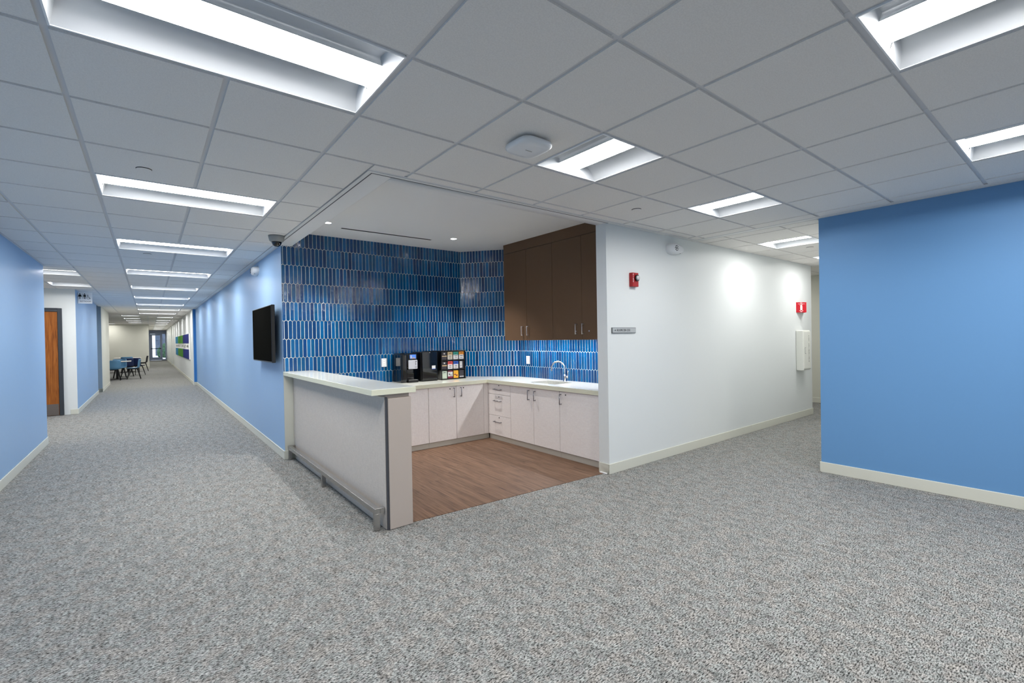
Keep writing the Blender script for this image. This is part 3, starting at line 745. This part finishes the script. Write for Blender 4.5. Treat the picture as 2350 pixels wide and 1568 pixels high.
for r_, row in enumerate(packs):
    for c_, (body, acc, label, kind) in enumerate(row):
        x0 = -.188+.095*c_+.004; x1 = x0+.082; z0 = [.286, .150, .014][r_]; z1 = z0+.112
        t = thing('drink_packet', label, 'packet', (3.465+(x0+x1)/2, 5.92-.06, WZ1+z0), 0, 'drink packets in the black rack')
        hw = (x1-x0)/2
        MB().box(-hw, hw, -.045, .10, 0, .112).build('box', M[body], t, bevel=.003)
        y0, y1 = -.0465, -.045
        a = MB()
        if kind == 'head': a.box(-hw, hw, y0, y1, .068, .112)
        elif kind == 'band': a.box(-hw, hw, y0, y1, .045, .058)
        elif kind == 'strip': a.box(-.03, .012, y0, y1, .01, .105)
        elif kind == 'word': a.box(-.018, .018, y0, y1, .085, .092)
        elif kind == 'foot': a.box(-hw, hw, y0, y1, 0, .03).box(-hw, hw, y0, y1, .095, .112)
        elif kind == 'pict': a.box(-.03, -.005, y0, y1, .045, .06).box(0, .025, y0, y1, .03, .05)
        elif kind == 'line': a.box(-.035, .035, y0, y1, .012, .024)
        a.build('printed_band', M[acc], t)
        b2 = MB()
        if kind == 'head':
            b2.box(-.022, .022, y0-.0003, y1, .045, .052).box(-.022, .022, y0-.0003, y1, .022, .028).box(-.018, .018, y0-.0008, y0, .085, .092)
        elif kind == 'band': b2.box(-.01, .01, y0-.0003, y1, .078, .098)
        elif kind == 'strip': b2.box(-.022, .0, y0-.0008, y0, .03, .04).box(-.02, .002, y0-.0008, y0, .06, .066).box(-.02, .002, y0-.0008, y0, .085, .09)
        elif kind == 'foot': b2.box(-.022, .026, y0-.0003, y1, .055, .06).box(-.024, -.012, y0-.0003, y1, .05, .072).box(-.01, .03, y0-.0003, y1, .036, .042)
        if b2.v: b2.build('printed_marks', M['pk_white' if kind == 'band' else 'pk_text'], t)

# ------------------------------------------------------------------ devices on walls and ceiling
t = thing('television', 'black flat screen hung on the pale blue corridor wall', 'television', (1.20, 6.85, 1.53))
MB().box(-.03, .012, -.64, .64, -.355, .355).build('casing', M['black_plastic'], t, bevel=.006)
MB().box(-.0315, -.029, -.625, .625, -.34, .345).build('screen', M['screen_black'], t)
MB().box(.012, .035, -.40, .40, -.25, .2).box(.035, .074, -.2, .2, -.12, .12).build('wall_mount', M['black_matte'], t)

def dome_cam():
    t = thing('dome_camera', 'grey dome security camera hanging at the kitchenette corner of the corridor ceiling', 'security camera', (1.125, 5.60, CEIL))
    MB().lathe([(.0, .0), (.082, 0), (.080, -.02), (.072, -.055), (.06, -.066), (.046, -.068), (0, -.068)], seg=32).build('housing', M['grey_plastic'], t, smooth=True)
    MB().lathe([(.05, -.062), (.052, -.066), (.049, -.08), (.04, -.1), (.022, -.116), (.0, -.12)], seg=28).build('dome', M['smoke_dome'], t, smooth=True)
dome_cam()
def wap():
    t = thing('wireless_access_point', 'white rounded-square wireless unit on a ceiling tile', 'wireless unit', (1.80, 2.105, CEIL))
    n = 40
    def sq(r, p=4.2):
        out = []
        for k in range(n):
            a = 2*math.pi*k/n; c, s = math.cos(a), math.sin(a); q = (abs(c)**p+abs(s)**p)**(-1/p); out.append((r*q*c, r*q*s))
        return out
    m = MB(); lv = [(.05, -.0), (.05, -.012), (.106, -.014), (.114, -.02), (.117, -.028), (.115, -.040), (.104, -.051), (.07, -.054), (.0, -.0545)]
    for r, z in lv:
        for x, y in sq(max(r, 1e-4)): m.v.append((x, y, z))
    for i in range(len(lv)-1):
        for k in range(n): m.f.append((i*n+k, i*n+(k+1) % n, (i+1)*n+(k+1) % n, (i+1)*n+k))
    m.build('shell', M['white_plastic'], t, smooth=True)
    MB().box(-.024, .024, -.004, .001, -.0555, -.0538).build('brand_mark', M['grey_plastic'], t)
wap()
def sprinkler(x, y, label, z=CEIL):
    t = thing('sprinkler_cover', label, 'sprinkler', (x, y, z), 0, 'round flush sprinkler covers in the ceiling tiles')
    MB().lathe([(0, -.0008), (.0435, -.0008), (.0435, .001)], seg=28).build('cup', M['shadow_gap'], t)
    MB().lathe([(0, -.0060), (.040, -.0060), (.0415, -.0052), (.0415, -.0042), (0, -.0042)], seg=28).build('cover_plate', M['ceiling_tile'], t, smooth=False)
sprinkler(-.005, 3.93, 'round sprinkler cover in front of the second corridor light')
sprinkler(.005, 7.60, 'small round sprinkler cover just past the third corridor light')
sprinkler(.005, 12.6, 'tiny round sprinkler cover between the lights farther down the left corridor')
sprinkler(3.562, 2.65, 'round sprinkler cover left of the square light before the white wall')
sprinkler(7.12, 2.46, 'round sprinkler cover inside the right corridor ceiling')

def emergency_speaker(loc, right, label):
    t = thing('wall_speaker', label, 'speaker', loc); r = Vector(right).normalized(); n = Vector((r.y, -r.x, 0)); up = Vector((0, 0, 1))
    m = MB(); seg = 28; lv = [(1.0, 0), (1.0, .012), (.97, .035), (.86, .062), (.62, .078), (.3, .084), (.001, .085)]
    for s, dd in lv:
        for k in range(seg):
            a = 2*math.pi*k/seg; c, sn = math.cos(a), math.sin(a); p = 2.6; q = (abs(c)**p+abs(sn)**p)**(-1/p)
            pt = r*(.15*s*q*c+.02*(1-s))+up*(.065*s*q*sn*(1-.18*c))+n*dd; m.v.append(tuple(pt))
    for i in range(len(lv)-1):
        for k in range(seg): m.f.append((i*seg+k, i*seg+(k+1) % seg, (i+1)*seg+(k+1) % seg, (i+1)*seg+k))
    m.build('housing', M['white_plastic'], t, smooth=True)
    h = MB()
    def hole(u, z, rr):
        base = r*(-.045+u)+up*z+n*.068; h.tube([base, base+n*.0185], rr, 10)
    hole(0, 0, .009)
    for k in range(8): hole(.027*math.cos(k*math.pi/4), .027*math.sin(k*math.pi/4), .0052)
    h.build('grille_holes', M['black_matte'], t)
    base = r*.07+up*(-.045); h2 = MB().tube([base+n*.04, base+n*.055], .008, 8); h2.build('sensor_eye', M['black_matte'], t)
emergency_speaker((4.93, 3.155, 2.448), (1, 0, 0), 'white oval speaker high on the white wall')
emergency_speaker((1.275, 7.66, 2.475), (0, -1, 0), 'white oval speaker high on the pale blue wall above the television')

t = thing('fire_alarm', 'red wall fire alarm with clear round strobe', 'fire alarm', (4.15, 3.155, 2.035))
bx = MB().prism([(-.055, .0), (-.05, -.045), (.05, -.045), (.055, .0)][::-1], -.075, .075).build('housing', M['red'], t, bevel=.004)
c = (.012, -.047, .018)
MB().tube([(c[0], -.045, c[2]), (c[0], -.062, c[2])], .035, 24).build('strobe_bezel', M['black_gloss'], t)
MB().tube([(c[0]-.002, -.060, c[2]), (c[0]-.002, -.078, c[2])], [.026, .021], 20).build('strobe_lens', M['lens_clear'], t, smooth=True)
for i, ch in enumerate('FIRE'):
    text('lettering', ch, .028, M['white'], face_mat((-.0405, -.0458, .052-.024*i), (1, 0, 0), (0, 0, 1)), t)
t = thing('room_sign', 'narrow silver room direction sign reading ROOMS 2201-2252', 'sign', (3.985, 3.155, 1.489))
MB().box(-.197, .197, -.012, 0, -.030, .030).build('backing', M['sign_edge'], t, bevel=.002)
MB().box(-.190, .190, -.0135, -.0115, -.024, .025).build('face', M['sign_silver'], t)
text('lettering', 'ROOMS 2201-2252', .034, M['black'], face_mat((-.012, -.0138, 0), (1, 0, 0), (0, 0, 1)), t, sx=.80)
a_ = MB().box(-.168, -.145, -.0145, -.0135, -.0018, .0018); a_.prism([(-.010, -.150), (0, -.138), (.010, -.150), (.0, -.146)], -.0145, -.0135, axis='y')
a_.build('arrow', M['black'], t)

t = thing('extinguisher_sign', 'red angled fire extinguisher sign projecting from the white wall', 'sign', (8.66, 3.155, 1.855))
V1 = Vector((-.155, 0, 0)); V2 = Vector((.0, -.10, 0)); V3 = Vector((.155, 0, 0))
for P0, P1 in ((V1, V2), (V2, V3)):
    rr = (P1-P0).normalized(); nn = Vector((rr.y, -rr.x, 0)); L = (P1-P0).length
    q = [P0, P1, P1-nn*.003, P0-nn*.003]
    MB().prism([(p.x, p.y) for p in q], -.085, .085).build('sign_face', M['sign_red'], t)
    fm = face_mat(P0+nn*.0008, rr, (0, 0, 1))
    g = MB(); xc = L*.5
    g.box(xc-.06, xc+.06, .056, .060, 0, .001)
    g.prism([(xc-.018, -.045), (xc+.018, -.045), (xc+.018, .02), (xc+.010, .032), (xc-.010, .032), (xc-.018, .02)], 0, .001)
    g.box(xc-.006, xc+.006, .032, .044, 0, .001).box(xc-.028, xc-.006, .036, .041, 0, .001).box(xc+.006, xc+.02, .038, .046, 0, .001)
    g.prism([(xc-.035, -.052), (xc, -.078), (xc+.035, -.052), (xc+.027, -.050), (xc, -.068), (xc-.027, -.050)], 0, .001)
    g.v = [tuple(fm @ Vector(v)) for v in [(a, b, c) if True else None for a, b, c in g.v]]
    g.build('pictogram', M['white'], t)
    text('lettering', 'FIRE', .02, M['white'], fm @ Matrix.Translation((xc, .070, .0006)), t)
t = thing('extinguisher_cabinet', 'white fire extinguisher cabinet mounted on the white wall', 'cabinet', (8.62, 3.155, 1.137))
MB().box(-.15, .15, -.115, 0, -.335, .335).build('body', M['cabinet_cream'], t, bevel=.018, seg=3)
dd = MB().box(-.128, .142, -.123, -.112, -.30, .312).build('door', M['cabinet_cream'], t, bevel=.004)
MB().box(-.105, -.065, -.1245, -.1225, -.055, .05).build('handle_recess', M['sign_edge'], dd)
MB().box(-.098, -.070, -.1265, -.124, -.048, .045).build('handle', M['cabinet_cream'], dd)
MB().box(-.13, .144, -.1165, -.1160, -.317, -.312).build('sill_line', M['sign_edge'], t)
for i, ch in enumerate('FIRE EXTINGUISHER'):
    if ch != ' ': text('lettering', ch, .032, M['black'], face_mat((.062, -.1235, .238-.0265*i), (1, 0, 0), (0, 0, 1)), dd)

# restroom sign
t = thing('restroom_sign', 'white projecting restroom sign with black pictograms', 'sign', (-1.072, 13.6, 2.45))
MB().box(-.117, .117, -.006, .006, -.118, .118).build('panel', M['white'], t)
MB().box(-.119, -.112, -.01, .01, -.12, .12).build('wall_bracket', M['grey_plastic'], t)
g = MB()
def disc(mb, x, z, r, n=14): mb.prism([(z+r*math.sin(2*math.pi*k/n), x+r*math.cos(2*math.pi*k/n)) for k in range(n)][::-1], -.0075, -.006, axis='y')
disc(g, -.08, .09, .0105)
g.prism([(.074, -.098), (.074, -.062), (.03, -.052), (.03, -.108)][::-1], -.0075, -.006, axis='y')
g.prism([(.07, -.098), (.028, -.112), (.03, -.104), (.06, -.094)], -.0075, -.006, axis='y').prism([(.07, -.062), (.028, -.048), (.03, -.056), (.06, -.066)][::-1], -.0075, -.006, axis='y')
g.box(-.088, -.082, -.0075, -.006, -.022, .03).box(-.078, -.072, -.0075, -.006, -.022, .03)
g.box(-.041, -.038, -.0075, -.006, -.025, .098)
disc(g, -.005, .09, .0105)
g.box(-.02, .01, -.0075, -.006, .03, .075).box(-.028, -.022, -.0075, -.006, .025, .073).box(.012, .018, -.0075, -.006, .025, .073)
g.box(-.017, -.008, -.0075, -.006, -.022, .03).box(-.002, .007, -.0075, -.006, -.022, .03)
disc(g, .045, .063, .008)
g.box(.041, .048, -.0075, -.006, .02, .055).box(.048, .07, -.0075, -.006, .034, .039).box(.046, .074, -.0075, -.006, .014, .02).box(.070, .076, -.0075, -.006, -.012, .016).box(.076, .095, -.0075, -.006, -.014, -.009)
for k in range(14):
    a0 = math.pi*.72+k*math.pi*1.3/14; a1 = a0+math.pi*1.3/14
    P = lambda a, r: (.004+r*math.sin(a), .053+r*math.cos(a))
    g.prism([P(a0, .024), P(a0, .029), P(a1, .029), P(a1, .024)], -.0075, -.006, axis='y')
g.build('pictograms', M['black'], t)
text('lettering', 'RESTROOM', .040, M['black'], face_mat((.008, -.0068, -.073), (1, 0, 0), (0, 0, 1)), t, sx=.85)

# wooden door in the side hall
d1 = struct(MB().box(-2.30, -1.465, 13.165, 13.195, .01, 2.12).build('door_1', M['door_wood'], bevel=.002), 'wooden door with dark frame in the side hall')
MB().box(-1.46, -1.395, 13.15, 13.2, 0, 2.195).box(-2.37, -2.305, 13.15, 13.2, 0, 2.195).box(-2.305, -1.46, 13.15, 13.2, 2.125, 2.195).build('door_frame', M['door_frame_dark'], d1, bevel=.003)
MB().box(-2.295, -1.47, 13.16, 13.166, .015, .24).build('kick_plate', M['kickplate'], d1)
MB().tube([(-2.22, 13.165, 1.0), (-2.22, 13.12, 1.0), (-2.12, 13.12, 1.0)], .009, 8).build('door_handle', M['handle_steel'], d1, smooth=True)

# artwork on the far wall
t = thing('wall_art', 'wide artwork of teal, green and blue blocks crossed by a white lettered band', 'artwork', (1.2, 26.3, 1.33))
y0, y1 = -5.3, 5.4
MB().box(-.03, 0, y0, y1, -.50, .46).build('panel', M['white'], t)
for a, b, mm in ((2.9, y1, 'teal'), (-1.4, 2.75, 'green'), (y0, -1.55, 'royal')):
    MB().box(-.036, -.03, a, b, .10, .46).build('colour_block', M[mm], t); MB().box(-.036, -.03, a, b, -.50, -.13).build('colour_block', M[mm], t)
random.seed(3); g = MB(); y = y1-.2
while y > y0+.3:
    g.box(-.034, -.03, y-random.uniform(.08, .18), y, -.09+random.uniform(0, .05), random.uniform(.02, .08))
    if random.random() < .5: g.box(-.034, -.03, y-.45, y, random.uniform(-.08, .0), random.uniform(.01, .03))
    y -= random.uniform(.35, .7)
g.build('lettering', M['grey_plastic'], t)

# ------------------------------------------------------------------ glazed end door and outdoors
dn = struct(MB().box(0.0, .09, 50.9, 51.0, 0, 2.595).box(1.13, 1.2, 50.9, 51.0, 0, 2.595).box(.09, 1.13, 50.9, 51.0, 2.30, 2.595).box(.86, .93, 50.9, 51.0, 0, 2.3).box(.93, 1.13, 50.9, 51.0, 0, .1).build('window_1', M['alu_blue']), 'glazed aluminium end wall of the corridor')
MB().box(.93, 1.13, 50.94, 50.95, .1, 2.3).build('pane', M['glass'], dn)
d2 = struct(MB().box(.09, .23, 50.92, 50.97, .02, 2.29).box(.76, .86, 50.92, 50.97, .02, 2.29).box(.23, .76, 50.92, 50.97, 2.17, 2.29).box(.23, .76, 50.92, 50.97, .02, .26).build('door_2', M['alu_blue']), 'glazed metal door closing the far corridor')
MB().box(.23, .76, 50.94, 50.95, .26, 2.17).build('pane', M['glass'], d2)
MB().box(.12, .84, 50.84, 50.88, 1.0, 1.06).box(.14, .17, 50.88, 50.92, 1.0, 1.06).box(.8, .83, 50.88, 50.92, 1.0, 1.06).build('push_bar', M['black_matte'], d2)
struct(MB().box(-10, 14, 51.1, 90, -.1, -.01).build('ground', M['outside_ground']))
tag(MB().box(-8, .58, 68, 69, 0, 7).box(-8, .58, 67.9, 68, 3.0, 3.1).build('white_building', M['outside_white']), 'bright white building seen through the left of the glazed end door', 'building')
tag(MB().box(.62, 2.6, 72, 76, 0, 2.75).box(.62, 2.6, 71.9, 72, 1.9, 2.0).build('dark_building', M['outside_dark']), 'dark grey-blue building seen through the glazed end door', 'building')
def shrub(x, y, r, h, label):
    bm = bmesh.new(); bmesh.ops.create_icosphere(bm, subdivisions=4, radius=1)
    rnd = random.Random(int(x*100))
    from mathutils import noise as nz
    for v in bm.verts:
        k = 1+.35*nz.noise(v.co*4+Vector((x, y, 0)))+.15*nz.noise(v.co*11)
        v.co = Vector((v.co.x*r*k, v.co.y*r*k, (v.co.z*k+1)*h/2))
    me = bpy.data.meshes.new('shrub'); bm.to_mesh(me); bm.free(); me.materials.append(M['leaf_green'])
    o = bpy.data.objects.new('shrub', me); COL.objects.link(o); o.location = (x, y, -.05)
    tag(o, label, 'shrub', 'shrubs outside the end door')
shrub(1.28, 60, .3, 1.5, 'green shrub seen through the narrow side pane of the glazed end wall')
shrub(.98, 62, .3, 1.15, 'lower green shrub seen through the glazed end door')

# ------------------------------------------------------------------ lounge furniture
def chair(label, loc, rz, mt, group):
    t = thing('shell_chair', label, 'chair', loc, rz, group)
    # seat faces local +y; shell profile along y (front .22 -> back -.2 -> up)
    prof = [(.23, .425), (.20, .445), (.10, .440), (0, .432), (-.10, .432), (-.17, .45), (-.205, .50), (-.215, .58), (-.225, .68), (-.245, .78), (-.25, .805)]
    m = MB(); nu = 9
    for i, (y, z) in enumerate(prof):
        w_ = .20+.03*math.sin(min(1, i/6)*math.pi/2)-(.035 if i == len(prof)-1 else 0)-(.02 if i == 0 else 0)
        for k in range(nu):
            u = -1+2*k/(nu-1); curl = abs(u)**2.5
            if i <= 4: m.v.append((u*w_, y, z+.035*curl*(.4+.6*i/4)))
            elif i == 5: m.v.append((u*w_, y+.05*curl, z+.03*curl))
            else: m.v.append((u*w_, y+.075*curl, z))
    for i in range(len(prof)-1):
        for k in range(nu-1): m.f.append((i*nu+k, i*nu+k+1, (i+1)*nu+k+1, (i+1)*nu+k))
    m.build('shell', mt, t, smooth=True, solid=.012)
    for sx in (-1, 1):
        for sy, y0, y1 in ((1, .12, .21), (-1, -.12, -.23)):
            MB().tube([(sx*.13, y0, .43), (sx*.215, y1, 0)], [.02, .0125], 10).build('leg', M['black_matte'], t, smooth=True)
    MB().box(-.15, .15, -.13, .13, .405, .43).build('under_frame', M['black_matte'], t)
    return t
GCH = 'shell chairs around the lounge tables'
c1 = chair('light blue shell chair nearest the camera, its back turned at the near lounge table', (-1.13, 24.35, 0), 0, M['chair_blue'], GCH)
dup(c1, (-1.0, 25.9, 0), math.pi, 'light blue shell chair on the far side of the near lounge table', GCH)
dup(c1, (-.52, 24.75, 0), math.pi/2, 'light blue shell chair seen from the side, right of the near lounge table', GCH)
dup(c1, (-.90, 30.4, 0), .1, 'light blue shell chair with its back turned at the far lounge table', GCH)
dup(c1, (-1.52, 31.3, 0), -math.pi/2, 'light blue shell chair seen from the side, left of the far lounge table', GCH)
n1 = chair('navy shell chair between the two lounge tables, the left of the pair', (-.78, 26.9, 0), .0, M['chair_navy'], GCH)
dup(n1, (-.44, 27.5, 0), -.5, 'navy shell chair between the two lounge tables, the right of the pair, turned', GCH)
k1 = chair('black shell chair seen from the side, right of the far lounge table', (-.28, 31.5, 0), math.pi/2, M['black_plastic'], GCH)
def table(label, loc, w, dpt, hgt=.74):
    t = thing('cafe_table', label, 'table', loc, 0, 'lounge tables')
    MB().box(-w/2, w/2, -dpt/2, dpt/2, hgt-.022, hgt).build('tabletop', M['table_top'], t, bevel=.004)
    MB().box(-w/2+.01, w/2-.01, -dpt/2+.01, dpt/2-.01, hgt-.034, hgt-.022).box(-.04, .04, -.04, .04, .02, hgt-.034).build('pedestal', M['black_matte'], t)
    MB().box(-.3, .3, -.3, .3, 0.0, .02).build('base', M['black_matte'], t, bevel=.004)
table('square pale-topped lounge table with black pedestal, the nearer one', (-1.05, 25.1, 0), .9, .8)
table('pale-topped lounge table with black pedestal, the farther one', (-.88, 31.3, 0), 1.08, .9)
